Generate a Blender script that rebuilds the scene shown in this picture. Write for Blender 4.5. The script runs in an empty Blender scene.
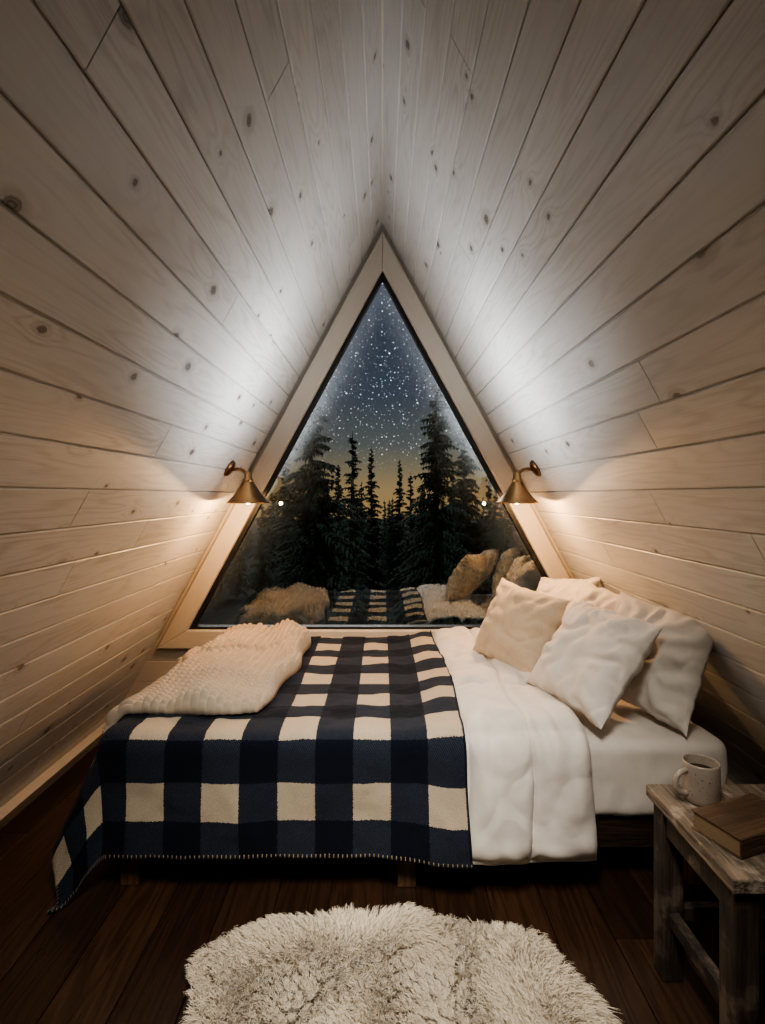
import bpy, math, random
import numpy as np
from mathutils import Vector, Matrix, noise as mn
C = bpy.context.scene.collection
rnd = random.Random(7)
try:
    bpy.context.scene.view_settings.look = 'AgX - Medium High Contrast'
except Exception as e: print(e)

# ------------------------------------------------------------------ helpers
class NT:
    def __init__(s, name):
        s.mat = bpy.data.materials.new(name); s.mat.use_nodes = True
        s.t = s.mat.node_tree; s.b = s.t.nodes["Principled BSDF"]; s.out = s.t.nodes["Material Output"]
    def n(s, typ, **k):
        x = s.t.nodes.new(typ)
        for a, b in k.items(): setattr(x, a, b)
        return x
    def set(s, sock, v):
        if hasattr(v, "is_output") : s.t.links.new(v, sock)
        elif v is not None: sock.default_value = v
    def m(s, op, a, b=None, c=None, clamp=False):
        x = s.n("ShaderNodeMath", operation=op); x.use_clamp = clamp
        s.set(x.inputs[0], a)
        if b is not None: s.set(x.inputs[1], b)
        if c is not None: s.set(x.inputs[2], c)
        return x.outputs[0]
    def mix(s, f, a, b, mode='MIX'):
        x = s.n("ShaderNodeMix", data_type='RGBA', blend_type=mode)
        s.set(x.inputs[0], f); s.set(x.inputs[6], a if not isinstance(a, tuple) else (*a, 1)[:4]); s.set(x.inputs[7], b if not isinstance(b, tuple) else (*b, 1)[:4])
        return x.outputs[2]
    def vec(s, x, y, z=0.0):
        c = s.n("ShaderNodeCombineXYZ")
        s.set(c.inputs[0], x); s.set(c.inputs[1], y); s.set(c.inputs[2], z); return c.outputs[0]
    def noise(s, vec, scale=5, detail=4, rough=.55, dist=0):
        x = s.n("ShaderNodeTexNoise"); x.inputs["Scale"].default_value = scale
        x.inputs["Detail"].default_value = detail; x.inputs["Roughness"].default_value = rough
        x.inputs["Distortion"].default_value = dist
        if vec is not None: s.set(x.inputs["Vector"], vec)
        return x.outputs["Fac"]
    def ss(s, v, a, b, lo=0.0, hi=1.0):
        x = s.n("ShaderNodeMapRange", interpolation_type='SMOOTHSTEP')
        s.set(x.inputs[0], v); x.inputs[1].default_value = a; x.inputs[2].default_value = b
        x.inputs[3].default_value = lo; x.inputs[4].default_value = hi
        return x.outputs[0]
    def bump(s, h, strength=.3, dist=.01):
        x = s.n("ShaderNodeBump"); x.inputs["Strength"].default_value = strength
        x.inputs["Distance"].default_value = dist; s.set(x.inputs["Height"], h)
        s.t.links.new(x.outputs[0], s.b.inputs["Normal"])
    def uv(s):
        u = s.n("ShaderNodeUVMap"); u.uv_map = "UVMap"
        sp = s.n("ShaderNodeSeparateXYZ"); s.t.links.new(u.outputs[0], sp.inputs[0])
        return sp.outputs[0], sp.outputs[1]
    def obj(s):
        return s.n("ShaderNodeTexCoord").outputs["Object"]
    def base(s, col=None, rough=None, metal=None, sheen=None):
        if col is not None: s.set(s.b.inputs["Base Color"], (*col, 1) if isinstance(col, tuple) else col)
        if rough is not None: s.set(s.b.inputs["Roughness"], rough)
        if metal is not None: s.set(s.b.inputs["Metallic"], metal)
        if sheen is not None:
            s.b.inputs["Sheen Weight"].default_value = sheen; s.b.inputs["Sheen Roughness"].default_value = .5

def mesh_obj(name, verts, faces, mat=None, smooth=False, uvs=None, parent=None, attrs=None, link=True):
    me = bpy.data.meshes.new(name)
    me.from_pydata([tuple(v) for v in verts], [], [tuple(f) for f in faces])
    if uvs is not None:
        uvl = me.uv_layers.new(name="UVMap")
        uvs = np.asarray(uvs, dtype=np.float32)
        if len(uvs) == len(me.loops): d = uvs
        else:
            li = np.zeros(len(me.loops), dtype=np.int32); me.loops.foreach_get("vertex_index", li); d = uvs[li]
        uvl.data.foreach_set("uv", d.ravel())
    if attrs is not None:
        a = me.attributes.new("tone", 'FLOAT', 'FACE'); a.data.foreach_set("value", np.asarray(attrs, dtype=np.float32))
    if mat: me.materials.append(mat)
    if smooth: me.polygons.foreach_set("use_smooth", [True]*len(me.polygons))
    me.update()
    o = bpy.data.objects.new(name, me)
    if link: C.objects.link(o)
    if parent: o.parent = parent
    return o

def empty(name, loc, label=None, cat=None, group=None, kind=None):
    e = bpy.data.objects.new(name, None); e.location = loc; e.empty_display_size = .1
    C.objects.link(e); tag(e, label, cat, group, kind); return e
def tag(o, label=None, cat=None, group=None, kind=None):
    if label: o["label"] = label
    if cat: o["category"] = cat
    if group: o["group"] = group
    if kind: o["kind"] = kind
    return o
def attach(o, p):
    o.parent = p; o.matrix_parent_inverse = Matrix.Translation(-Vector(p.location)); return o

def box_geo(x0, x1, y0, y1, z0, z1):
    v = [(x0,y0,z0),(x1,y0,z0),(x1,y1,z0),(x0,y1,z0),(x0,y0,z1),(x1,y0,z1),(x1,y1,z1),(x0,y1,z1)]
    f = [(0,3,2,1),(4,5,6,7),(0,1,5,4),(1,2,6,5),(2,3,7,6),(3,0,4,7)]
    return v, f
def box(name, b, mat, bevel=.004, parent=None):
    v, f = box_geo(*b)
    c = Vector(((b[0]+b[1])/2, (b[2]+b[3])/2, (b[4]+b[5])/2))
    o = mesh_obj(name, [Vector(p)-c for p in v], f, mat); o.location = c
    if bevel:
        m = o.modifiers.new("bevel", 'BEVEL'); m.width = bevel; m.segments = 2
    if parent: attach(o, parent)
    return o
def merge(parts):
    V, F = [], []
    for v, f in parts:
        k = len(V); V += list(v); F += [tuple(i+k for i in q) for q in f]
    return V, F
def lathe(profile, n=48):
    V, F = [], []
    for r, z in profile:
        for i in range(n):
            a = 2*math.pi*i/n; V.append((r*math.cos(a), r*math.sin(a), z))
    for j in range(len(profile)-1):
        for i in range(n):
            F.append((j*n+i, j*n+(i+1) % n, (j+1)*n+(i+1) % n, (j+1)*n+i))
    return V, F
def tube(pts, r, n=12, caps=True):
    pts = [Vector(p) for p in pts]; V, F = [], []
    up = Vector((0, 1, 0)); 
    rs = r if isinstance(r, (list, tuple)) else [r]*len(pts)
    for k, p in enumerate(pts):
        d = (pts[min(k+1, len(pts)-1)]-pts[max(k-1, 0)]).normalized()
        a = d.cross(up); a = a.normalized() if a.length > 1e-4 else Vector((1, 0, 0)); b = d.cross(a).normalized()
        for i in range(n):
            t = 2*math.pi*i/n; V.append(p+(a*math.cos(t)+b*math.sin(t))*rs[k])
    for k in range(len(pts)-1):
        for i in range(n): F.append((k*n+i, k*n+(i+1) % n, (k+1)*n+(i+1) % n, (k+1)*n+i))
    if caps: F.append(tuple(range(n))[::-1]); F.append(tuple((len(pts)-1)*n+i for i in range(n)))
    return V, F
def grid_faces(nu, nv):
    return [(j*nu+i, j*nu+i+1, (j+1)*nu+i+1, (j+1)*nu+i) for j in range(nv-1) for i in range(nu-1)]
def fbm(x, y, z=0., o=3):
    v = 0; a = 1
    for i in range(o):
        v += a*mn.noise(Vector((x, y, z))); x *= 2.03; y *= 2.03; z *= 2.03; a *= .5
    return v
def sstep(a, b, x):
    t = min(1, max(0, (x-a)/(b-a))); return t*t*(3-2*t)

# ------------------------------------------------------------------ constants
AP, HW = 3.18, 1.72
SL = AP/HW
YB, YF = 3.50, -2.0
def half(z): return (AP-z)/SL

# ------------------------------------------------------------------ materials
def mat_pine(name, light=(.645, .645, .635), shade=(.41, .39, .36), knot=True, rough=.40, grain=.8):
    M = NT(name); u, v = M.uv()
    at = M.n("ShaderNodeAttribute"); at.attribute_name = "tone"; tone = at.outputs["Fac"]
    vo = M.n("ShaderNodeTexVoronoi", voronoi_dimensions='2D'); vo.inputs["Scale"].default_value = 1.0
    ww = M.m('MULTIPLY', M.m('SUBTRACT', M.noise(M.vec(M.m('MULTIPLY', u, 30.), M.m('MULTIPLY', v, 40.)), 1.0, 2), .5), .06)
    M.set(vo.inputs["Vector"], M.vec(M.m('ADD', M.m('MULTIPLY', u, 2.6), ww), M.m('ADD', M.m('MULTIPLY', v, 4.0), ww)))
    d = vo.outputs["Distance"]
    cs = M.n("ShaderNodeSeparateColor"); M.set(cs.inputs[0], vo.outputs["Color"])
    size = M.m('MULTIPLY', M.m('POWER', cs.outputs[0], 1.6), .055)
    rel = M.m('DIVIDE', d, M.m('ADD', size, .026))
    has = M.m('GREATER_THAN', cs.outputs[1], .32)
    kn = M.m('MULTIPLY', M.ss(rel, .6, 1.0, 1, 0), has)
    kring = M.m('MULTIPLY', M.ss(rel, 1.0, 2.4, 1, 0), has)
    infl = M.m('MULTIPLY', M.m('EXPONENT', M.m('MULTIPLY', d, -9.0)), has)
    fld = M.noise(M.vec(M.m('MULTIPLY', u, .55), M.m('MULTIPLY', v, 7.0)), 1.0, 2, .5)
    fld = M.m('ADD', fld, M.m('MULTIPLY', infl, .22))
    fld = M.m('ADD', fld, M.m('MULTIPLY', M.noise(M.vec(M.m('MULTIPLY', u, 5), M.m('MULTIPLY', v, 60.)), 1.0, 2), .02))
    lines = M.m('POWER', M.m('ADD', M.m('MULTIPLY', M.m('SINE', M.m('MULTIPLY', fld, 95.)), .5), .5), 3.0)
    fib = M.noise(M.vec(M.m('MULTIPLY', u, 7), M.m('MULTIPLY', v, 260.)), 1.0, 3, .6)
    g = M.m('ADD', M.m('MULTIPLY', lines, .55), M.m('MULTIPLY', M.ss(fib, .35, .75), .55))
    patch = M.ss(M.noise(M.vec(M.m('MULTIPLY', u, 1.3), M.m('MULTIPLY', v, 3.5)), 1.0, 3), .3, .75)
    g = M.m('MULTIPLY', g, M.m('MULTIPLY', M.m('ADD', M.m('MULTIPLY', patch, .9), .2), grain))
    col = M.mix(g, light, shade)
    col = M.mix(M.m('MULTIPLY', tone, .20), col, tuple(c*.75 for c in shade))
    if knot:
        col = M.mix(M.m('MULTIPLY', kring, .35), col, (.28, .24, .20))
        kc = M.mix(M.ss(M.m('SINE', M.m('MULTIPLY', rel, 14.)), -.5, .9), (.06, .052, .045), (.18, .16, .135))
        col = M.mix(M.m('MULTIPLY', kn, .90), col, kc)
    M.base(col, M.m('ADD', M.m('MULTIPLY', fib, .25), rough-.1))
    M.bump(M.m('SUBTRACT', M.m('MULTIPLY', g, -.5), M.m('MULTIPLY', kn, .6)), .45, .002)
    return M.mat
WHITE_PINE = mat_pine("whitewashed_pine")
TRIM = mat_pine("painted_trim", (.62, .57, .49), (.47, .41, .33), False, .45, .4)
def mat_floor():
    M = NT("dark_floor_wood"); u, v = M.uv()
    at = M.n("ShaderNodeAttribute"); at.attribute_name = "tone"; tone = at.outputs["Fac"]
    fld = M.noise(M.vec(M.m('MULTIPLY', u, .8), M.m('MULTIPLY', v, 8.0)), 1.0, 2, .5)
    lines = M.m('ADD', M.m('MULTIPLY', M.m('SINE', M.m('MULTIPLY', fld, 70.)), .5), .5)
    fib = M.noise(M.vec(M.m('MULTIPLY', u, 5), M.m('MULTIPLY', v, 150.)), 1.0, 4, .6)
    g = M.m('ADD', M.m('MULTIPLY', lines, .3), M.m('MULTIPLY', fib, .7))
    col = M.mix(g, (.009, .005, .003), (.085, .042, .022))
    col = M.mix(M.m('MULTIPLY', tone, .6), col, (.010, .006, .004))
    M.base(col, M.m('ADD', M.m('MULTIPLY', fib, .3), .18)); M.bump(g, .4, .003); return M.mat
FLOOR = mat_floor()
def mat_wood(name, a, b, rough=.6, axis=0, wear=None):
    M = NT(name); sp = M.n("ShaderNodeSeparateXYZ"); M.set(sp.inputs[0], M.obj())
    ax = [sp.outputs[i] for i in range(3)]
    w = M.vec(*[M.m('MULTIPLY', ax[i], 3.0 if i == axis else 26.) for i in range(3)])
    g = M.noise(w, 1.0, 5, .6, .4)
    f2 = M.noise(M.vec(*[M.m('MULTIPLY', ax[i], 8.0 if i == axis else 130.) for i in range(3)]), 1.0, 3, .6)
    gg = M.ss(M.m('ADD', M.m('MULTIPLY', g, .65), M.m('MULTIPLY', f2, .35)), .35, .65)
    col = M.mix(gg, a, b)
    if wear: col = M.mix(M.ss(M.noise(M.obj(), 9, 5, .65), .50, .66), col, wear)
    M.base(col, rough); M.bump(gg, .6, .004); return M.mat
DARKWOOD = mat_wood("dark_bed_wood", (.012, .007, .005), (.04, .023, .014), .5)
LEGWOOD = mat_wood("walnut_leg_wood", (.05, .026, .013), (.15, .08, .04), .5, 2)
TOPWOOD = mat_wood("weathered_table_wood", (.05, .038, .027), (.25, .20, .15), .65, 1, (.36, .31, .25))
TLEG = mat_wood("worn_dark_table_wood", (.014, .010, .008), (.062, .045, .033), .65, 2, (.13, .10, .075))
def simple(name, col, rough=.5, metal=0.0, nscale=0, var=.15, bump=.1):
    M = NT(name)
    if nscale:
        n = M.noise(M.obj(), nscale, 4)
        c = M.mix(n, tuple(x*(1-var) for x in col), tuple(min(1, x*(1+var)) for x in col)); M.base(c, rough, metal); M.bump(n, bump, .002)
    else: M.base(col, rough, metal)
    return M.mat
GASKET = simple("black_gasket", (.012, .013, .015), .4, 0, 30)
BRONZE = simple("aged_bronze", (.20, .115, .06), .32, .9, 60)
BRASS = simple("aged_brass", (.36, .215, .10), .28, 1.0, 40)
def mat_fabric(name, col, scale=350, weave=.4, sheen=.2, wr=0.0, tint=(.6, .55, .45), bs=.6):
    M = NT(name); o = M.obj()
    w = M.noise(o, scale, 2); w2 = M.noise(o, 14, 4)
    c = M.mix(M.ss(w2, .3, .8), col, tuple(x*.88 for x in col))
    c = M.mix(M.ss(w, .35, .7, 0, .25), c, tint)
    M.base(c, .9, 0, sheen)
    M.bump(M.m('ADD', M.m('MULTIPLY', w, .4*weave), M.m('MULTIPLY', M.noise(o, 22, 4, .5), wr)), bs, .006)
    return M.mat
SHEET = mat_fabric("white_cotton_sheet", (.62, .58, .53), 420, .3, .1, .15)
DUVETM = mat_fabric("white_cotton_duvet", (.66, .62, .57), 420, .3, .1, .30)
PILW = mat_fabric("white_linen_pillow", (.66, .62, .57), 300, .5, .15, .18)
PILC = mat_fabric("cream_boucle", (.58, .48, .35), 170, 1.4, .2, .1, (.40, .31, .20), .5)
KNIT = mat_fabric("cream_wool_knit", (.45, .38, .295), 420, .5, .2, 0, (.34, .27, .19), .4)

# ------------------------------------------------------------------ plank surfaces
def planks(name, O, U, V, N, lenf, rows, w, mat, gap=.0035, cham=.003, depth=.010, seg=(2.2, 3.8), seed=1, thick=.10):
    R = random.Random(seed); O, U, V, N = map(Vector, (O, U, V, N)); VV, FF, UVs, T = [], [], [], []
    def P(u, v, n): return O+U*u+V*v+N*n
    for r in range(rows):
        u0, u1 = lenf(r); cuts = [u0]; c = u0-R.uniform(0, 1.8)
        while True:
            c += R.uniform(*seg)
            if c > u1-.25: break
            if c > u0+.2: cuts.append(c)
        cuts.append(u1)
        for a, b in zip(cuts[:-1], cuts[1:]):
            ua, ub, va, vb = a+.0006, b-.0006, r*w+gap/2, (r+1)*w-gap/2
            k = len(VV); t = R.random(); ou, ov = R.uniform(0, 40), R.uniform(0, 40)
            c2 = min(cham, .0012)
            lv = [(ua+c2, va+cham, 0), (ub-c2, va+cham, 0), (ub-c2, vb-cham, 0), (ua+c2, vb-cham, 0),
                  (ua, va, -cham), (ub, va, -cham), (ub, vb, -cham), (ua, vb, -cham),
                  (ua, va, -depth), (ub, va, -depth), (ub, vb, -depth), (ua, vb, -depth)]
            VV += [P(*q) for q in lv]; UVs += [(q[0]+ou, q[1]+ov) for q in lv]
            FF.append((k, k+1, k+2, k+3)); T.append(t)
            for i in range(4):
                j = (i+1) % 4
                FF.append((k+4+i, k+4+j, k+j, k+i)); FF.append((k+8+i, k+8+j, k+4+j, k+4+i)); T += [t, t]
    k = len(VV); a0, a1 = lenf(0); b0, b1 = lenf(rows-1); top = rows*w
    q = [(a0, 0), (a1, 0), (b1, top), (b0, top)]
    VV += [P(u, v, -depth) for u, v in q]+[P(u, v, -thick) for u, v in q]; UVs += q+q
    FF += [(k, k+1, k+2, k+3), (k+7, k+6, k+5, k+4)]+[(k+4+i, k+4+(i+1) % 4, k+(i+1) % 4, k+i) for i in range(4)]; T += [.9]*6
    o = mesh_obj(name, VV, FF, mat, uvs=UVs, attrs=T)
    tag(o, kind="structure"); return o

LW = math.hypot(AP, HW); ROWS = 26; W = LW/ROWS
nL = Vector((AP, 0, -HW)).normalized(); nR = Vector((-AP, 0, -HW)).normalized()
planks("wall_left", (-HW, YF, 0), (0, 1, 0), Vector((HW, 0, AP)).normalized(), nL, lambda r: (0, YB-YF+.1), ROWS, W, WHITE_PINE, gap=.005, seed=3, seg=(2.6, 5.0))
planks("wall_right", (HW, YF, 0), (0, 1, 0), Vector((-HW, 0, AP)).normalized(), nR, lambda r: (0, YB-YF+.1), ROWS, W, WHITE_PINE, gap=.005, seed=23, seg=(2.8, 5.2))
planks("floor", (-1.9, YF, 0), (0, 1, 0), (1, 0, 0), (0, 0, 1), lambda r: (0, YB-YF+.1), 20, .19, FLOOR, gap=.003, cham=.0025, seed=5, seg=(1.0, 2.6))
V = [(0, YF, AP-.006), (.1, YF, AP+.05), (-.1, YF, AP+.05), (0, YB+.1, AP-.006), (.1, YB+.1, AP+.05), (-.1, YB+.1, AP+.05)]
tag(mesh_obj("trim_1", V, [(0, 1, 2), (5, 4, 3), (0, 3, 4, 1), (1, 4, 5, 2), (2, 5, 3, 0)], TRIM, uvs=[(p[1], p[0]) for p in V], attrs=[.1]*5), kind="structure")

ZB0, ZB1 = .48, .595
lo = planks("wall_back", (0, YB, 0), (1, 0, 0), (0, 0, 1), (0, -1, 0), lambda r: (-half(r*.131), half(r*.131)), 4, .131, TRIM, seed=9, seg=(1.2, 2.4))
def ring(outer, inner, y0, y1):
    n = len(outer); V = []
    for (x, z) in outer: V.append((x, y0, z))
    for (x, z) in inner: V.append((x, y0, z))
    for (x, z) in outer: V.append((x, y1, z))
    for (x, z) in inner: V.append((x, y1, z))
    F = []
    for i in range(n):
        j = (i+1) % n
        F += [(i, j, n+j, n+i), (2*n+i, 3*n+i, 3*n+j, 2*n+j), (i, 2*n+i, 2*n+j, j), (n+i, n+j, 3*n+j, 3*n+i)]
    return V, F
def tri(ap, zb): return [(-(ap-zb)/SL, zb), ((ap-zb)/SL, zb), (0, ap)]
sur = ring(tri(AP-.002, .45), tri(2.92, .57), YB+.005, YB+.10)
so = mesh_obj("wall_back_surround", sur[0], sur[1], TRIM, uvs=[(p[0], p[2]) for p in sur[0]], attrs=[.2]*len(sur[1]))
so.parent = lo; so["label"] = "pale painted wood surround behind the window casing"

win = empty("window_1", (0, YB, ZB0), kind="structure")
def board(name, pts, y0, y1, mat, along, parent):
    V = [(x, y0, z) for x, z in pts]+[(x, y1, z) for x, z in pts]
    F = [(0, 1, 2, 3), (7, 6, 5, 4)]+[(i+4, (i+1) % 4+4, (i+1) % 4, i) for i in range(4)]
    a = Vector((along[0], 0, along[1])).normalized(); b = Vector((-a.z, 0, a.x))
    uv = [(Vector(p).dot(a)+7*len(name), Vector(p).dot(b)) for p in V]
    o = mesh_obj(name, V, F, mat, uvs=uv, attrs=[.1]*6); m = o.modifiers.new("bevel", 'BEVEL'); m.width = .006; m.segments = 2
    attach(o, parent); return o
OA, IA = 3.115, 2.875
o_, i_ = tri(OA, ZB0), tri(IA, ZB1)
board("window_casing", [o_[0], i_[0], i_[2], o_[2]], YB-.035, YB+.02, TRIM, (1, SL), win)
board("window_casing", [o_[1], o_[2], i_[2], i_[1]], YB-.035, YB+.02, TRIM, (-1, SL), win)
board("window_sill", [o_[0], o_[1], i_[1], i_[0]], YB-.037, YB+.02, TRIM, (1, 0), win)
r2 = ring(tri(IA+.01, ZB1-.004), tri(IA-.050, ZB1+.016), YB+.0, YB+.06)
g = mesh_obj("window_gasket", *r2, GASKET); attach(g, win)
GM = NT("window_glass")
gl = GM.n("ShaderNodeBsdfGlossy"); gl.inputs["Roughness"].default_value = 0.0; gl.inputs["Color"].default_value = (.86, .94, 1, 1)
tr = GM.n("ShaderNodeBsdfTransparent"); tr.inputs["Color"].default_value = (.93, .96, .97, 1)
fr = GM.n("ShaderNodeFresnel"); fr.inputs[0].default_value = 1.9
mx = GM.n("ShaderNodeMixShader"); GM.set(mx.inputs[0], GM.m('ADD', fr.outputs[0], .17)); GM.set(mx.inputs[1], tr.outputs[0]); GM.set(mx.inputs[2], gl.outputs[0])
GM.set(GM.out.inputs[0], mx.outputs[0])
t3 = tri(IA-.03, ZB1+.008)
g = mesh_obj("window_glass", [(x, YB+.03, z) for x, z in t3], [(0, 1, 2)], GM.mat); attach(g, win); g["label"] = "clear reflective triangular window pane"

REAR = mat_wood("dark_rear_wood", (.010, .007, .005), (.022, .016, .012), .9, 2)
v = [(-HW, YF, 0), (HW, YF, 0), (0, YF, AP), (-HW, YF-.1, 0), (HW, YF-.1, 0), (0, YF-.1, AP)]
tag(mesh_obj("wall_front", v, [(0, 1, 2), (5, 4, 3), (0, 3, 4, 1), (1, 4, 5, 2), (2, 5, 3, 0)], REAR), kind="structure")
for nm, sg in (("baseboard_left", -1), ("baseboard_right", 1)):
    pts = [(1.715, 0.001), (1.655, 0.001), (1.615, .075), (1.675, .079)]
    V = [(sg*x, YF, z) for x, z in pts]+[(sg*x, YB-.002, z) for x, z in pts]
    F = [(0, 1, 2, 3), (7, 6, 5, 4)]+[(i+4, (i+1) % 4+4, (i+1) % 4, i) for i in range(4)]
    tag(mesh_obj(nm, V, F, TRIM, uvs=[(p[1], p[2]) for p in V], attrs=[.0]*6), kind="structure")

# ------------------------------------------------------------------ bed
BX0, BY0, BT, BR = -1.04, 2.00, .56, .05
BX1, BY1 = 1.27, 3.42
bed = empty("bed", (.1, 2.7, 0), "low dark wooden bed with white-sheeted mattress under the triangular window", "bed")
fv = merge([box_geo(-1.0, 1.24, 2.03, 2.06, .15, .27), box_geo(-1.0, 1.24, 3.36, 3.39, .15, .27),
            box_geo(-1.0, -.97, 2.061, 3.359, .15, .27), box_geo(1.21, 1.24, 2.061, 3.359, .15, .27)]
           + [box_geo(-.96+i*.2, -.85+i*.2, 2.061, 3.359, .225, .245) for i in range(11)])
o = mesh_obj("bed_frame", *fv, DARKWOOD); attach(o, bed)
for x, y in ((-.94, 2.075), (.09, 2.065), (1.17, 2.075), (-.94, 3.33), (.09, 3.33), (1.17, 3.33)):
    attach(box("leg", (x-.035, x+.035, y-.035, y+.035, 0.0, .15), LEGWOOD, .005), bed)
def soft_box(name, b, r, mat, n=(60, 40, 8), amp=.004, fs=5, seed=0):
    x0, x1, y0, y1, z0, z1 = b; c = Vector(((x0+x1)/2, (y0+y1)/2, (z0+z1)/2)); h = [(x1-x0)/2, (y1-y0)/2, (z1-z0)/2]
    V, F, idx = [], [], {}
    def pt(i, j, k):
        key = (i, j, k)
        if key in idx: return idx[key]
        p = [h[0]*(2*i/n[0]-1), h[1]*(2*j/n[1]-1), h[2]*(2*k/n[2]-1)]
        q = [max(-h[a]+r, min(h[a]-r, p[a])) for a in range(3)]
        d = Vector(p)-Vector(q)
        if d.length > 1e-6: d = d.normalized()*r
        P = Vector(q)+d; nn = (Vector(p)-Vector(q)).normalized() if (Vector(p)-Vector(q)).length > 1e-6 else Vector((0, 0, 1))
        P += nn*amp*fbm(P.x*fs+seed, P.y*fs, P.z*fs*.6)
        idx[key] = len(V); V.append(P); return idx[key]
    for i in range(n[0]):
        for j in range(n[1]):
            F.append((pt(i, j, n[2]), pt(i+1, j, n[2]), pt(i+1, j+1, n[2]), pt(i, j+1, n[2])))
            F.append((pt(i, j, 0), pt(i, j+1, 0), pt(i+1, j+1, 0), pt(i+1, j, 0)))
    for i in range(n[0]):
        for k in range(n[2]):
            F.append((pt(i, 0, k), pt(i+1, 0, k), pt(i+1, 0, k+1), pt(i, 0, k+1)))
            F.append((pt(i, n[1], k), pt(i, n[1], k+1), pt(i+1, n[1], k+1), pt(i+1, n[1], k)))
    for j in range(n[1]):
        for k in range(n[2]):
            F.append((pt(0, j, k), pt(0, j, k+1), pt(0, j+1, k+1), pt(0, j+1, k)))
            F.append((pt(n[0], j, k), pt(n[0], j+1, k), pt(n[0], j+1, k+1), pt(n[0], j, k+1)))
    o = mesh_obj(name, V, F, mat, True); o.location = c; return o
attach(soft_box("mattress", (BX0, BX1, BY0, BY1, .262, BT-.012), .045, SHEET, (120, 70, 24), .011, 7), bed)

def surf(s, t, off=0.0, flare_y=.07, flare_x=.36, corner=.02):
    dx = BX0+BR-s; dy = BY0+BR-t
    dx = max(dx, 0); dy = max(dy, 0)
    if dx == 0 and dy == 0: return Vector((s, t, BT+off))
    rad = math.hypot(dx, dy); ex, ey = dx/rad, dy/rad
    fl = flare_x*ex*ex+flare_y*ey*ey+corner*(2*ex*ey)**1.5
    arc = BR*math.pi/2
    bx = s if dx == 0 else BX0+BR; by = t if dy == 0 else BY0+BR
    if rad < arc:
        a = rad/BR; hz = BR*math.sin(a); dr = BR*(1-math.cos(a)); n = Vector((-ex*math.sin(a), -ey*math.sin(a), math.cos(a)))
    else:
        l = rad-arc; hz = BR+l*fl; dr = BR+l*math.sqrt(max(.05, 1-fl*fl)); n = Vector((-ex, -ey, fl)).normalized()
    w = sstep(0.05, .45, dr)
    ph = s*11+t*9 if (dx > 0 and dy > 0) else (t*13 if dx > 0 else s*9.0)
    hz += w*(.010*math.sin(ph)+.022*fbm(s*3.1, t*3.1, 1.7, 2))
    P = Vector((bx-ex*hz, by-ey*hz, BT-dr))+n*off
    if P.z < .02:
        ex2 = .02-P.z; P.z = .02+.004*fbm(s*20, t*20); P.x -= ex*ex2*.6; P.y -= ey*ex2*.6
    return P

S0, S1, T0, T1 = BX0+BR-.450, .31, BY0+BR-.440, 3.40
nu, nv = 170, 190
V, UVb = [], []
for j in range(nv):
    t = T0+(T1-T0)*j/(nv-1)
    for i in range(nu):
        s = S0+(S1-S0)*i/(nu-1)
        off = .016+.034*sstep(.10, .27, s)+.014*fbm(s*3.2, t*2.6, 5)+.006*fbm(s*9, t*8, 2)
        if t < BY0: off += .004
        V.append(surf(s+ .012*math.sin(t*5+1)*sstep(.1, .31, s), t, max(.012, off))); UVb.append((s, t))
PL = NT("wool_buffalo_plaid"); u, v = PL.uv(); P_ = .272
fz = PL.noise(PL.obj(), 260, 3); big = PL.noise(PL.obj(), 30, 4)
jit = PL.m('MULTIPLY', PL.m('SUBTRACT', fz, .5), .012)
cu = PL.m('LESS_THAN', PL.m('FRACT', PL.m('DIVIDE', PL.m('ADD', PL.m('SUBTRACT', u, .03-2.72), jit), P_)), .5)
cv = PL.m('LESS_THAN', PL.m('FRACT', PL.m('DIVIDE', PL.m('ADD', PL.m('SUBTRACT', v, BY0-.125-2.72), jit), P_)), .5)
tw = PL.ss(PL.m('SINE', PL.m('MULTIPLY', PL.m('ADD', u, v), 2*math.pi/.0085)), -.6, .6)
both = PL.m('MULTIPLY', cu, cv); anyc = PL.m('MAXIMUM', cu, cv)
cream = PL.mix(fz, (.30, .25, .18), (.57, .49, .375)); navy = PL.mix(fz, (.001, .002, .005), (.005, .008, .018))
mid = PL.mix(PL.m('MULTIPLY', tw, .09), (.005, .009, .020), (.20, .20, .20))
mid = PL.mix(PL.ss(fz, .42, .78, 0, .38), mid, (.060, .078, .112))
col = PL.mix(anyc, cream, mid); col = PL.mix(both, col, navy)
dT = PL.m('SUBTRACT', v, T0); dS = PL.m('SUBTRACT', u, S0)
stA = PL.m('MULTIPLY', PL.m('LESS_THAN', dT, .014), PL.m('LESS_THAN', PL.m('FRACT', PL.m('DIVIDE', u, .016)), .22))
stB = PL.m('MULTIPLY', PL.m('LESS_THAN', dS, .014), PL.m('LESS_THAN', PL.m('FRACT', PL.m('DIVIDE', v, .016)), .22))
col = PL.mix(PL.m('MAXIMUM', stA, stB), col, (.34, .28, .20))
PL.base(col, 1.0, 0, .04); PL.b.inputs["Specular IOR Level"].default_value = .15
PL.bump(PL.m('ADD', PL.m('MULTIPLY', fz, 1.1), PL.m('ADD', PL.m('MULTIPLY', tw, .25), big)), .7, .004)
bl = mesh_obj("blanket", V, grid_faces(nu, nv), PL.mat, True, uvs=UVb)
m = bl.modifiers.new("thick", 'SOLIDIFY'); m.thickness = .009; m.offset = -1
tag(bl, "navy and cream buffalo-plaid wool blanket draped over the bed", "blanket")

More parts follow.
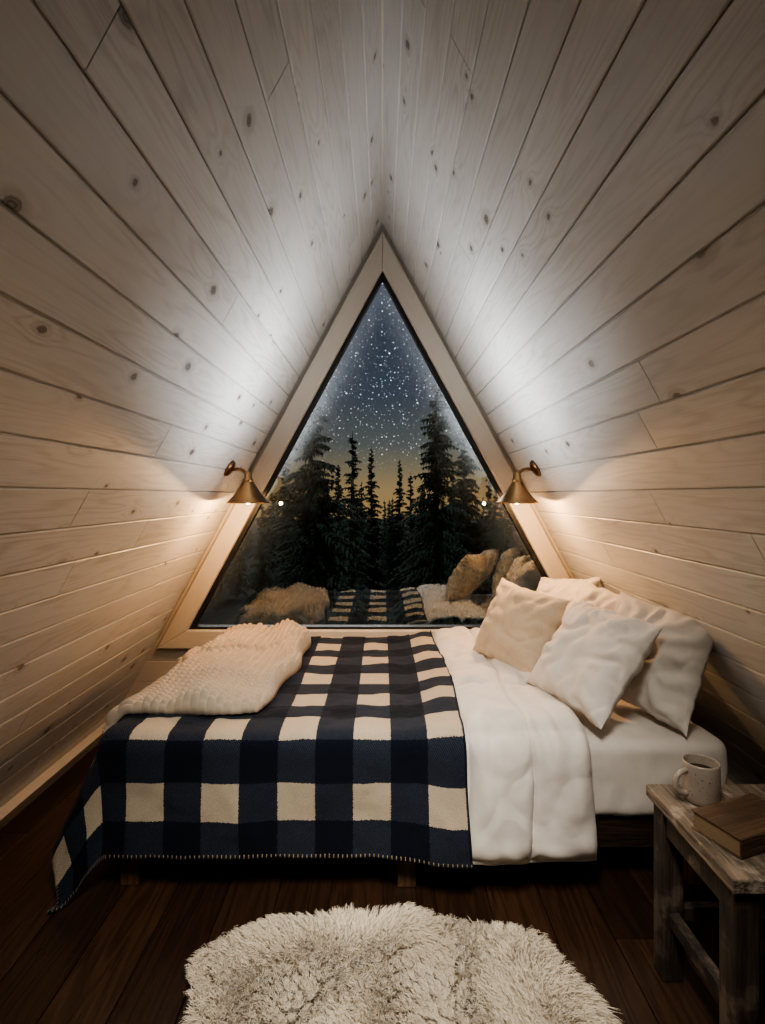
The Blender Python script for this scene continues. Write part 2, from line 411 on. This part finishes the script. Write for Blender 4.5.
# duvet
S0d, S1d, T0d, T1d = .20, .740, BY0+BR-.450, 3.38
nu, nv = 130, 320; V, UVb = [], []
def duvet_off(s, t):
    a = (s-S0d)/(S1d-S0d); b = (t-T0d)/(T1d-T0d)
    edge = max(0, 1-(1-min(1, (1-a)/.12))**2)**.5
    edge *= max(0, 1-(1-min(1, b/.045))**2)**.5
    ct = abs(math.sin(math.pi*(t-BY0-.02)/.40)); cs_ = abs(math.sin(math.pi*(s-.30+.01*math.sin(t*9))/.225))
    seam = 1-max(math.exp(-ct*7), .85*math.exp(-cs_*7))
    hang = sstep(0, .3, BY0+.05-t)
    vert = .007*hang*math.sin(s*34+4*fbm(s*3, t*3, 6, 2))
    radial = .008*math.sin((s*1.0+t*.4)*46+5*fbm(s*3, t*3, 2, 2))*math.exp(-ct*2.4)
    crease = -.009*max(0, 1-abs(fbm(s*4+3, t*2.6, 9, 2))*5)
    h = .014+(.030*sstep(.27, .40, s)+.030*seam*sstep(.24, .36, s)+(.016*fbm(s*4, t*3.4, 3, 2)+.005*fbm(s*12, t*10, 7, 2)+vert+radial+crease)*sstep(.3, .38, s))
    return max(.006, .006+h*edge)
for j in range(nv):
    t = T0d+(T1d-T0d)*j/(nv-1)
    for i in range(nu):
        s = S0d+(S1d-S0d)*i/(nu-1)
        wob = (.018*math.sin(t*4+.6)+.02*fbm(t*3, 2.2, 0, 2))*sstep(.5, .75, s)
        hang = sstep(0, .4, BY0-t)
        sp = s+wob+hang*.01*(s-.30)/.45
        V.append(surf(sp, t, duvet_off(s, t))); UVb.append((s, t))
du = mesh_obj("duvet", V, grid_faces(nu, nv), DUVETM, True, uvs=UVb)
m = du.modifiers.new("thick", 'SOLIDIFY'); m.thickness = .012; m.offset = -.6
tag(du, "puffy white cotton duvet folded over the side of the bed", "duvet")

# knitted throw
nu, nv = 250, 440; V, UVb = [], []
LTH = 1.22
for j in range(nv):
    b = j/(nv-1); t = 2.17+LTH*b
    sl = -1.17+.20*sstep(.15, .9, b)+.02*math.sin(b*9)
    sr = -.50+.055*math.sin(b*3.0)+.05*b+.012*math.sin(b*17)
    for i in range(nu):
        a = i/(nu-1); s = sl+(sr-sl)*a
        tt = t + .05*(a-.5)*(1-b) + .02*math.sin(a*6)*(1-b)
        e = min(1, min(a, 1-a)/.05)*1.0; e = math.sqrt(max(0, 1-(1-e)**2))
        f = min(1, min(b, 1-b)/.03); f = math.sqrt(max(0, 1-(1-f)**2))
        lay = .028+.026*sstep(.30, .33, a+.10*math.sin(b*4))+.022*sstep(.60, .63, b+.12*math.sin(a*5))
        fold = .018*math.sin((a*2.2+b*1.2)*5+1.5*fbm(a*2, b*2, 4, 2))+.022*fbm(a*4, b*5, 8, 2)
        ds, dt = .033, .034
        q = s/ds; fr_ = q-math.floor(q); odd = math.floor(q) % 2
        k1 = abs(math.sin(math.pi*fr_))**.55
        k2 = abs(math.sin(math.pi*(tt/dt+(.5 if odd else 0))))**.55
        h = (lay+fold)*e*f+.020*k1*k2*min(1, e*f+.2)
        V.append(surf(s, tt, .022+max(0.0, h), flare_x=.16)); UVb.append((s, tt))
th = mesh_obj("throw", V, grid_faces(nu, nv), KNIT, True, uvs=UVb)
m = th.modifiers.new("thick", 'SOLIDIFY'); m.thickness = .01; m.offset = -1
tag(th, "chunky cream knitted throw folded on the plaid blanket", "throw blanket")

# pillows
def pillow(name, w, h, th, loc, n, roll, mat, seed, sag=.0, wr=1.0):
    N_ = 72; V = []; F = []
    def P(u, v, sg):
        ox = u*(1-.06*(1-abs(v)**2.5)*abs(u)**3) ; oy = v*(1-.06*(1-abs(u)**2.5)*abs(v)**3)
        k = ((1-u**4)*(1-v**4)); base = max(0, k)**.55*(.72+.28*(1-u*u)*(1-v*v))
        x, y = ox*w/2, oy*h/2
        z = base*th/2; q = 1.0 if sg > 0 else .35
        rr = .018*fbm(u*1.6+seed, v*1.6, sg*3.0, 2)*base
        ang = math.atan2(v, u); ed = max(abs(u), abs(v))
        cre = .010*q*wr*sstep(.30, .75, ed)*base**.5*(1-sstep(.9, 1., ed))*math.sin(ang*13+3.5*fbm(u*2, v*2, seed, 2))
        rid = -.019*q*wr*max(0, 1-abs(fbm(u*1.2+seed*2, v*1.2, seed, 2))*5)*base
        z = z+rr+cre+rid
        return Vector((x+.012*fbm(v*3, seed, 0)*abs(u), y+.010*fbm(u*3, seed, 5)*abs(v), sg*max(z, .0015)))
    idx = {}
    for sg in (1, -1):
        for j in range(N_+1):
            for i in range(N_+1):
                if sg == -1 and (i in (0, N_) or j in (0, N_)): idx[(sg, i, j)] = idx[(1, i, j)]; continue
                u = math.sin((i/N_-.5)*math.pi*.94)/math.sin(.47*math.pi); v = math.sin((j/N_-.5)*math.pi*.94)/math.sin(.47*math.pi)
                idx[(sg, i, j)] = len(V); V.append(P(u, v, sg) if not (i in (0, N_) or j in (0, N_)) else P(u, v, 1)*1.012)
    for sg in (1, -1):
        for j in range(N_):
            for i in range(N_):
                q = (idx[(sg, i, j)], idx[(sg, i+1, j)], idx[(sg, i+1, j+1)], idx[(sg, i, j+1)])
                F.append(q if sg == 1 else q[::-1])
    o = mesh_obj(name, V, F, mat, True)
    n = Vector(n).normalized(); up = Vector((0, 0, 1)); y = (up-n*up.dot(n)).normalized(); x = y.cross(n)
    R = Matrix((x, y, n)).transposed().to_4x4()
    o.matrix_world = Matrix.Translation(loc) @ R @ Matrix.Rotation(math.radians(roll), 4, 'Z')
    return o
G = "bed pillows"
p = pillow("pillow", .44, .42, .17, (1.01, 3.11, .785), (-.80, -.38, .42), 8, PILW, 2)
tag(p, "white linen pillow leaning on the plank wall beside the window", "pillow", G)
p = pillow("pillow", .46, .42, .16, (1.06, 2.72, .785), (-.85, -.35, .38), -6, PILW, 5)
tag(p, "white linen pillow tucked behind the others", "pillow", G)
p = pillow("pillow", .48, .44, .18, (1.095, 2.25, .790), (-.86, -.38, .34), -4, PILW, 8)
tag(p, "plump white pillow slumped against the plank wall", "pillow", G)
p = pillow("pillow", .48, .45, .19, (.845, 2.25, .790), (-.72, -.26, .60), -2, PILW, 13)
tag(p, "large crumpled white pillow propped in front of the stack", "pillow", G)
p = pillow("cushion", .47, .41, .17, (.665, 2.70, .80), (-.78, -.46, .43), -5, PILC, 17, wr=.5)
tag(p, "square cream boucle cushion leaning on the white pillows", "cushion")

# ------------------------------------------------------------------ sconces
EM = NT("warm_bulb_glass"); EM.base((1, .8, .5), .3); EM.b.inputs["Emission Color"].default_value = (1, .50, .18, 1); EM.b.inputs["Emission Strength"].default_value = 10
def sconce(sg, name="wall_sconce"):
    D = 3.06; z0 = 1.60; X = half(z0)
    root = empty(name, (sg*X, D, z0), "aged brass cone-shaded wall sconce glowing warm beside the window", "wall lamp", "bedside wall sconces")
    n = nL if sg < 0 else nR
    wp = Vector((sg*X, D, z0))
    v, f = lathe([(0, .022), (.03, .022), (.044, .016), (.050, .006), (.050, 0), (0, 0)], 40)
    R = n.to_track_quat('Z', 'Y').to_matrix()
    bp = mesh_obj("backplate", [wp+R@Vector(q) for q in v], f, BRONZE, True); attach(bp, root)
    sc = wp+Vector((-sg*.112, -.02, -.06))
    a = wp+n*.02; b = a+Vector((-sg*.05, 0, .012)); c = Vector((sc.x+sg*.01, sc.y, sc.z+.05)); 
    pts = []
    for i in range(13):
        q = i/12; pts.append((1-q)**3*a+3*(1-q)**2*q*b+3*(1-q)*q*q*(c)+q**3*(sc+Vector((0, 0, -.005))))
    v, f = tube(pts, .009, 12); attach(mesh_obj("arm", v, f, BRONZE, True), root)
    K = 1.13
    v, f = lathe([(0, .035), (.012, .035), (.017, .028), (.019, .0), (.024, -.004), (.024, -.022), (0, -.022)], 32)
    attach(mesh_obj("socket", [sc+Vector(q)*K for q in v], f, BRASS, True), root)
    prof = [(.022, -.012), (.030, -.022), (.045, -.046), (.070, -.082), (.098, -.112), (.104, -.116), (.104, -.120), (.098, -.1185), (.068, -.088), (.042, -.050), (.026, -.025), (.020, -.014), (.022, -.012)]
    v, f = lathe(prof, 56); attach(mesh_obj("shade", [sc+Vector(q)*K for q in v], f, BRASS, True), root)
    pr = [(0, -.124)]+[(.025*math.sin(q), -.099-.025*math.cos(q)) for q in [i*math.pi/12 for i in range(1, 10)]]+[(.012, -.06), (.012, -.022), (0, -.022)]
    v, f = lathe(pr, 24); attach(mesh_obj("bulb", [sc+Vector(q)*K for q in v], f, EM.mat, True), root)
    L = bpy.data.lights.new("bulb_light", 'POINT'); L.energy = 24; L.color = (1, .56, .25); L.shadow_soft_size = .010
    lo_ = bpy.data.objects.new("bulb_light", L); lo_.location = sc+Vector((0, 0, -.153)); C.objects.link(lo_); attach(lo_, root)
sconce(-1); sconce(1)

# ------------------------------------------------------------------ side table, mug, book
tz = .55
tb = empty("side_table", (1.02, 1.5, 0), "small rustic side table with weathered plank top and dark worn legs", "side table")
tv = merge([box_geo(.820, .954, 1.285, 1.715, tz-.035, tz), box_geo(.9555, 1.088, 1.285, 1.715, tz-.035, tz-.0008), box_geo(1.0895, 1.22, 1.285, 1.715, tz-.035, tz)])
o = mesh_obj("table_top", [Vector(q)-Vector((1.02, 1.5, tz)) for q in tv[0]], tv[1], TOPWOOD); o.location = (1.02, 1.5, tz)
m = o.modifiers.new("b", 'BEVEL'); m.width = .004; m.segments = 2; attach(o, tb)
for x, y in ((.865, 1.335), (1.175, 1.335), (.865, 1.665), (1.175, 1.665)):
    attach(box("leg", (x-.031, x+.031, y-.031, y+.031, 0, tz-.0355), TLEG, .005), tb)
for b in ((.896, 1.144, 1.312, 1.332, .435, .513), (.896, 1.144, 1.668, 1.688, .435, .513), (.842, .862, 1.367, 1.633, .435, .513), (1.178, 1.198, 1.367, 1.633, .435, .513)):
    attach(box("apron", b, TLEG, .003), tb)
for b in ((.850, .880, 1.367, 1.633, .17, .21), (1.160, 1.190, 1.367, 1.633, .17, .21), (.896, 1.144, 1.65, 1.68, .17, .21)):
    attach(box("stretcher", b, TLEG, .003), tb)

CER = NT("speckled_ceramic"); sp = CER.noise(CER.obj(), 220, 2)
cc = CER.mix(CER.ss(sp, .64, .70), CER.mix(CER.noise(CER.obj(), 18, 3), (.24, .20, .165), (.36, .315, .26)), (.07, .05, .04)); CER.base(cc, .35); CER.bump(CER.noise(CER.obj(), 40, 3), .15, .002)
MX, MY = .938, 1.620
mug = empty("mug", (MX, MY, tz), "speckled grey ceramic mug with round handle on the side table", "mug")
pr = [(0, .0), (.040, 0), (.046, .004), (.0495, .020), (.0505, .060), (.0495, .110), (.0485, .116), (.0465, .1165), (.0455, .112), (.0455, .06), (.044, .016), (.038, .010), (0, .010)]
v, f = lathe(pr, 56); attach(mesh_obj("mug_body", [Vector((MX, MY, tz+.001))+Vector(q) for q in v], f, CER.mat, True), mug)
hp = []
for i in range(17):
    a = math.pi*(.5+i/16); hp.append((-.047+.036*math.cos(a)*1.1, 0, .062+.034*math.sin(a)))
hd = Matrix.Rotation(math.radians(12), 3, 'Z')
v, f = tube([Vector((MX, MY, tz))+hd@Vector(q) for q in hp], .0075, 12); attach(mesh_obj("handle", v, f, CER.mat, True), mug)
cof = simple("dark_coffee", (.02, .01, .006), .1)
v = [(MX+.0453*math.cos(i*math.pi/20), MY+.0453*math.sin(i*math.pi/20), tz+.088) for i in range(40)]
attach(mesh_obj("coffee", v, [tuple(range(40))], cof), mug)

COVER = mat_wood("worn_brown_leather", (.045, .026, .014), (.095, .058, .034), .55, 0, (.15, .10, .06))
PAGE = NT("aged_pages"); sp = PAGE.n("ShaderNodeSeparateXYZ"); PAGE.set(sp.inputs[0], PAGE.obj())
ln = PAGE.noise(PAGE.vec(PAGE.m('MULTIPLY', sp.outputs[0], 3), PAGE.m('MULTIPLY', sp.outputs[1], 3), PAGE.m('MULTIPLY', sp.outputs[2], 900)), 1, 2)
PAGE.base(PAGE.mix(ln, (.10, .065, .035), (.28, .21, .13)), .85)
BC = (.968, 1.462, tz); BA = math.radians(20)
bk = empty("book", BC, "thick old brown leather-bound book lying on the side table", "book")
BW, BD, BH = .235, .140, .050
def place(name, geo, mat, bev):
    v, f = geo; o = mesh_obj(name, v, f, mat); o.location = (BC[0], BC[1], tz+.001); o.rotation_euler = (0, 0, BA)
    if bev: m = o.modifiers.new("b", 'BEVEL'); m.width = bev; m.segments = 3
    o.parent = bk; o.matrix_parent_inverse = Matrix.Translation(-Vector(bk.location)); return o
def bgeo(parts): return merge([box_geo(*q) for q in parts])
place("book_cover", bgeo([(-BW/2, BW/2, -BD/2, BD/2, 0, .0035), (-BW/2, BW/2, -BD/2, BD/2, BH-.0035, BH), (-BW/2, BW/2, -BD/2-.003, -BD/2+.002, .001, BH-.001)]), COVER, .0015)
place("pages", bgeo([(-BW/2+.005, BW/2-.005, -BD/2+.002, BD/2-.005, .0035, BH-.0035)]), PAGE.mat, 0)

# ------------------------------------------------------------------ sheepskin rug
RG = np.random.default_rng(4)
def rug_r(a):
    c, s = math.cos(a), math.sin(a)
    e = 1/((abs(c)/.57)**3.6+(abs(s)/.405)**3.6)**(1/3.6)
    return e*(1+.03*math.sin(a*5+1)+.025*math.sin(a*9+2)+.018*math.sin(a*14))
RC = Vector((.01, 1.465, 0))
V, F, nn = [(RC.x, RC.y, .016)], [], 96
for k in range(1, 7):
    for i in range(nn):
        a = 2*math.pi*i/nn; r = rug_r(a)*.94*k/6
        V.append((RC.x+r*math.cos(a), RC.y+r*math.sin(a), .016 if k < 6 else .003))
for i in range(nn): F.append((0, 1+i, 1+(i+1) % nn))
for k in range(5):
    for i in range(nn): F.append((1+k*nn+i, 1+(k+1)*nn+i, 1+(k+1)*nn+(i+1) % nn, 1+k*nn+(i+1) % nn))
rug = empty("rug", (RC.x, RC.y, 0), "fluffy cream sheepskin rug on the dark plank floor", "rug")
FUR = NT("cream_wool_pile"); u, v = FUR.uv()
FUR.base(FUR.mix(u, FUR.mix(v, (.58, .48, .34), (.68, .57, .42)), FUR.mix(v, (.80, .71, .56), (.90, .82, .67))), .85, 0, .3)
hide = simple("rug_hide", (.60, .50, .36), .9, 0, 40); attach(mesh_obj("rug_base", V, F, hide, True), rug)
NB = 78000; VV = np.zeros((NB*7, 3), np.float32); UU = np.zeros((NB*7, 2), np.float32); FFc = []
k = 0
clC = RG.uniform([-.70, -.50], [.70, .50], (1900, 2))
while k < NB:
    x, y = RG.uniform(-.70, .70), RG.uniform(-.50, .50)
    ang = math.atan2(y, x); R_ = rug_r(ang); rr = math.hypot(x, y)
    if rr > R_*.97: continue
    d2 = ((clC-[x, y])**2).sum(1); ci = int(d2.argmin()); cl = clC[ci]
    L = .056*RG.uniform(.75, 1.2)*(1+.3*mn.noise(Vector((x*6, y*6, 3))))
    lx = 1.0*mn.noise(Vector((x*4, y*4, 0)))+.35*x/max(rr, .01)*sstep(.6, 1, rr/R_)*2
    ly = -.35+1.0*mn.noise(Vector((x*4, y*4, 9)))+.35*y/max(rr, .01)*sstep(.6, 1, rr/R_)*2
    tx, ty = x+lx*L+(cl[0]-x)*.45, y+ly*L+(cl[1]-y)*.45
    hgt = L*.64*(1-.35*sstep(.85, 1, rr/R_)); curl = RG.normal(0, .006, 2)
    wd = .0012; wa = RG.uniform(0, math.pi); wx, wy = math.cos(wa)*wd, math.sin(wa)*wd
    b0 = 7*k; tone = RG.uniform(0, 1)*.7+.3*((ci*37) % 17)/16
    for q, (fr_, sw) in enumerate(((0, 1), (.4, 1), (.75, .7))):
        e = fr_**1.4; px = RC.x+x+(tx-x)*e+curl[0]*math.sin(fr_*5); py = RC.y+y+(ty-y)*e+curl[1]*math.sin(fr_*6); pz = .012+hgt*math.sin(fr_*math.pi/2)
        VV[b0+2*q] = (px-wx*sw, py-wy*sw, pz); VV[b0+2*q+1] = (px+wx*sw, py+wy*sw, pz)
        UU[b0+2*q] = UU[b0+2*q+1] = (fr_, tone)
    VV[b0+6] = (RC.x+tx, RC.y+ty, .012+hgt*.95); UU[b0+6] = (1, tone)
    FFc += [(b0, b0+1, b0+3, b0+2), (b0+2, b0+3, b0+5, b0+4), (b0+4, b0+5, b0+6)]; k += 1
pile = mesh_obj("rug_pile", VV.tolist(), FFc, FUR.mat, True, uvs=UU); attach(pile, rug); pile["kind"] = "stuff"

# ------------------------------------------------------------------ outside: ground and conifers
GR = NT("dark_forest_ground"); n = GR.noise(GR.obj(), 1.2, 6, .65); GR.base(GR.mix(n, (.015, .02, .014), (.05, .06, .04)), .95); GR.bump(n, 1, .2)
gv = []; nx = 41
for j in range(nx):
    for i in range(nx):
        x = -40+80*i/(nx-1); y = 4.2+70*j/(nx-1); gv.append((x, y, -3.0+.35*fbm(x*.15, y*.15)+1.2*sstep(25, 70, y)))
gr = mesh_obj("ground_outside", gv, grid_faces(nx, nx), GR.mat, True); tag(gr, "dark forest floor outside the cabin", "ground", kind="structure")
FOL = NT("conifer_needles"); n = FOL.noise(FOL.obj(), 3, 4); FOL.base(FOL.mix(n, (.024, .044, .030), (.085, .12, .078)), .85)
BARK = simple("conifer_bark", (.16, .13, .10), .95, 0, 20)
def conifer(seed, H, R, bare=.1, dens=1.0):
    g = random.Random(seed); V, F = [], []
    nl = int(H*8*dens)
    for l in range(nl):
        fr_ = l/nl; z = H*(bare+(1-bare)*fr_)+g.uniform(-.08, .08)
        r = R*(1-fr_)**.85*g.uniform(.55, 1.15)+.05; nb = max(4, int(10*(1-fr_)**.5))
        for b in range(nb):
            az = g.uniform(0, 6.283); rr = r*g.uniform(.5, 1.15); droop = g.uniform(.12, .55)*(1-fr_*.8)
            zb = z+g.uniform(-.1, .1)
            d = Vector((math.cos(az), math.sin(az), 0)); sd = Vector((-d.y, d.x, 0)); ns = max(3, int(rr/.13)+2)
            for k in range(ns):
                q = k/ns; p = d*(rr*q)+Vector((0, 0, zb+rr*(.12*math.sin(q*3)-droop*q*q)))
                ll = (.10+.20*rr*(1-q))*g.uniform(.7, 1.25)
                for sg in (1, -1):
                    tip = p+d*ll*.8+sd*sg*ll*.7+Vector((0, 0, -ll*g.uniform(.2, .8)))
                    k0 = len(V); V += [p-d*.05, p+d*.06, tip]; F.append((k0, k0+1, k0+2))
                k0 = len(V); V += [p-d*.02, p+d*.07, p+d*ll*.4+Vector((0, 0, -ll*.9))]; F.append((k0, k0+1, k0+2))
            k0 = len(V); t = d*rr*1.08+Vector((0, 0, zb-rr*droop)); V += [d*rr*.6+sd*.03+Vector((0, 0, zb)), d*rr*.6-sd*.03+Vector((0, 0, zb)), t]; F.append((k0, k0+1, k0+2))
    k0 = len(V); V += [(-.03, 0, H*.93), (.03, 0, H*.93), (0, 0, H*1.03), (0, -.03, H*.93), (0, .03, H*.93)]; F += [(k0, k0+1, k0+2), (k0+3, k0+4, k0+2)]
    tv = tube([(0, 0, -.3), (0, 0, H*.5), (0, 0, H*.98)], [H*.02, H*.011, .008], 8)
    fo = mesh_obj("foliage", V, F, FOL.mat, link=False); tr_ = mesh_obj("trunk", *tv, BARK, link=False)
    return fo, tr_, H
protos = [conifer(1, 7.0, 1.6, .22), conifer(2, 7.0, 1.2, .12), conifer(3, 7.0, .95, .08, .9), conifer(4, 7.0, 1.5, .34, .85)]
def ground_z(x, y): return -3.0+.35*fbm(x*.15, y*.15)+1.2*sstep(25, 70, y)
big_l = "tall dark spruce silhouetted against the starry sky"; sm_l = "slender dark spruce in the forest outside the window"
placed = []
def put_tree(x, y, ztop, pr, wide=1.0, label=sm_l):
    fo, tr_, H = protos[pr]; gz = ground_z(x, y)-.1; h = ztop-gz; sc = h/H
    placed.append((x, y))
    e = empty("spruce_tree", (x, y, gz), label, "tree", "spruce trees outside the window")
    e.rotation_euler = (0, 0, rnd.uniform(0, 6.28)); e.scale = (sc*wide, sc*wide, sc)
    for src in (fo, tr_):
        c = src.copy(); C.objects.link(c); c.parent = e
lst = [(311, 388, 11, 3, 1.05), (436, 380, 11.5, 0, .9), (352, 434, 16, 2, 1.1), (371, 450, 17.5, 1, .75), (399, 461, 19, 1, .7), (410, 474, 22, 2, 1.0),
       (338, 466, 20, 1, .8), (464, 422, 14.5, 3, .8), (286, 450, 15, 1, .9), (488, 466, 14.0, 1, .6), (262, 500, 9, 0, .7), (504, 500, 8.5, 0, .7), (325, 478, 18, 0, .6), (452, 466, 18.5, 0, .5),
       (422, 483, 25, 1, 1), (361, 483, 24, 1, .8), (384, 500, 30, 2, 1), (392, 498, 34, 2, 1)]
for px, py, D, pr, wd in lst:
    put_tree((px-382)/550*D, D, 1.45+(495-py)/550*D, pr, wd, big_l if D in (11, 11.5) else sm_l)
k = 0; tries = 0
while k < 36 and tries < 4000:
    tries += 1
    D = rnd.uniform(19, 46); px = 382+rnd.uniform(-190, 190); py = rnd.uniform(490, 510) - (0.05*abs(px-382)); x = (px-382)/550*D
    if min(math.hypot(x-a, D-b) for a, b in placed) < 2.0: continue
    put_tree(x, D, 1.45+(495-py)/550*D, rnd.choice([1, 2, 3]), rnd.uniform(.7, 1.1)); k += 1
for fo, tr_, H in protos:
    bpy.data.objects.remove(fo); bpy.data.objects.remove(tr_)

# ------------------------------------------------------------------ night sky
wd = bpy.data.worlds.new("night"); bpy.context.scene.world = wd; wd.use_nodes = True
class WN(NT):
    def __init__(s, w): s.t = w.node_tree; s.b = None
Wn = WN(wd); bg = wd.node_tree.nodes["Background"]
tc = Wn.n("ShaderNodeTexCoord").outputs["Generated"]
nrm = Wn.n("ShaderNodeVectorMath", operation='NORMALIZE'); Wn.set(nrm.inputs[0], tc); dirv = nrm.outputs[0]
sp = Wn.n("ShaderNodeSeparateXYZ"); Wn.set(sp.inputs[0], dirv); X_, Y_, Z_ = sp.outputs
ramp = Wn.n("ShaderNodeValToRGB"); Wn.set(ramp.inputs[0], Wn.m('ADD', Z_, .02))
cr = ramp.color_ramp; cr.elements[0].position = 0; cr.elements[0].color = (.46, .30, .13, 1)
cr.elements[1].position = .5; cr.elements[1].color = (.036, .054, .092, 1)
for p, c in ((.03, (.42, .29, .14)), (.065, (.28, .23, .145)), (.11, (.14, .15, .14)), (.20, (.070, .088, .118))):
    e = cr.elements.new(p); e.color = (*c, 1)
az = Wn.m('ABSOLUTE', Wn.m('SUBTRACT', Wn.m('DIVIDE', X_, Wn.m('MAXIMUM', Y_, .05)), .03))
dim = Wn.ss(az, .04, .28, 1.0, .6)
sky = Wn.mix(1.0, ramp.outputs[0], dim, 'MULTIPLY')
mw = Wn.noise(dirv, 6, 6, .6); mw = Wn.m('MULTIPLY', Wn.ss(mw, .45, .75), Wn.ss(Z_, .05, .3))
sky = Wn.mix(Wn.m('MULTIPLY', mw, .5), sky, (.12, .14, .17))
def stars(scale, rad, prob, gain):
    vo = Wn.n("ShaderNodeTexVoronoi"); vo.inputs["Scale"].default_value = scale; Wn.set(vo.inputs["Vector"], dirv)
    c = Wn.n("ShaderNodeSeparateColor"); Wn.set(c.inputs[0], vo.outputs["Color"])
    s = Wn.ss(Wn.m('DIVIDE', vo.outputs["Distance"], rad), .3, 1.0, 1, 0)
    s = Wn.m('MULTIPLY', s, Wn.m('GREATER_THAN', c.outputs[1], 1-prob))
    return Wn.m('MULTIPLY', s, Wn.m('MULTIPLY', Wn.m('POWER', c.outputs[0], 2.0), gain))
st = Wn.m('ADD', Wn.m('ADD', stars(80, .15, .55, 3.4), stars(130, .21, .9, 2.2)), stars(210, .30, .9, 1.2))
st = Wn.m('MULTIPLY', st, Wn.ss(Z_, .02, .14))
fin = Wn.mix(1.0, sky, Wn.mix(1.0, (.85, .92, 1.0), st, 'MULTIPLY'), 'ADD')
Wn.set(bg.inputs[0], fin); bg.inputs[1].default_value = 1.0

# ------------------------------------------------------------------ lights
def area(name, loc, d, sx, sy, power, col, spread=180):
    L = bpy.data.lights.new(name, 'AREA'); L.shape = 'RECTANGLE'; L.size = sx; L.size_y = sy; L.energy = power; L.color = col; L.spread = math.radians(spread)
    o = bpy.data.objects.new(name, L); o.location = loc; o.rotation_euler = Vector(d).to_track_quat('-Z', 'Y').to_euler(); C.objects.link(o); return o
area("wall_wash_light", (-.12, 2.60, 1.62), (-.70, 0, .71), .3, .5, 7.0, (.94, .97, 1.0), 125)
area("wall_wash_light", (.12, 2.60, 1.62), (.70, 0, .71), .3, .5, 7.0, (.94, .97, 1.0), 125)
area("ceiling_down_light", (0, .35, 2.65), (0, 1.45, -2.2), .4, .6, 12.5, (1.0, .92, .82), 60)
def sun(name, d, e, col, ang):
    L = bpy.data.lights.new(name, 'SUN'); L.energy = e; L.color = col; L.angle = math.radians(ang)
    o = bpy.data.objects.new(name, L); o.rotation_euler = Vector(d).to_track_quat('-Z', 'Y').to_euler(); o.location = (-4, -6, 9); C.objects.link(o)
sun("tree_fill_sun", (.45, 1, -.75), 1.1, (.78, .88, 1.0), 2)  # added cool fill from behind the cabin to lighten the dark spruces
sun("pillow_back_fill_sun", (.12, -1, -.60), 1.0, (1.0, .96, .90), 25)  # added fill through the window, brightens pillow backs mirrored in the glass

# ------------------------------------------------------------------ camera
cam = bpy.data.cameras.new("camera"); cam.lens = 36*550/1024; cam.sensor_width = 36; cam.shift_y = -17/1024; cam.clip_start = .02
co = bpy.data.objects.new("camera", cam); co.location = (0, 0, 1.45); co.rotation_euler = (math.radians(90), 0, 0)
C.objects.link(co); bpy.context.scene.camera = co
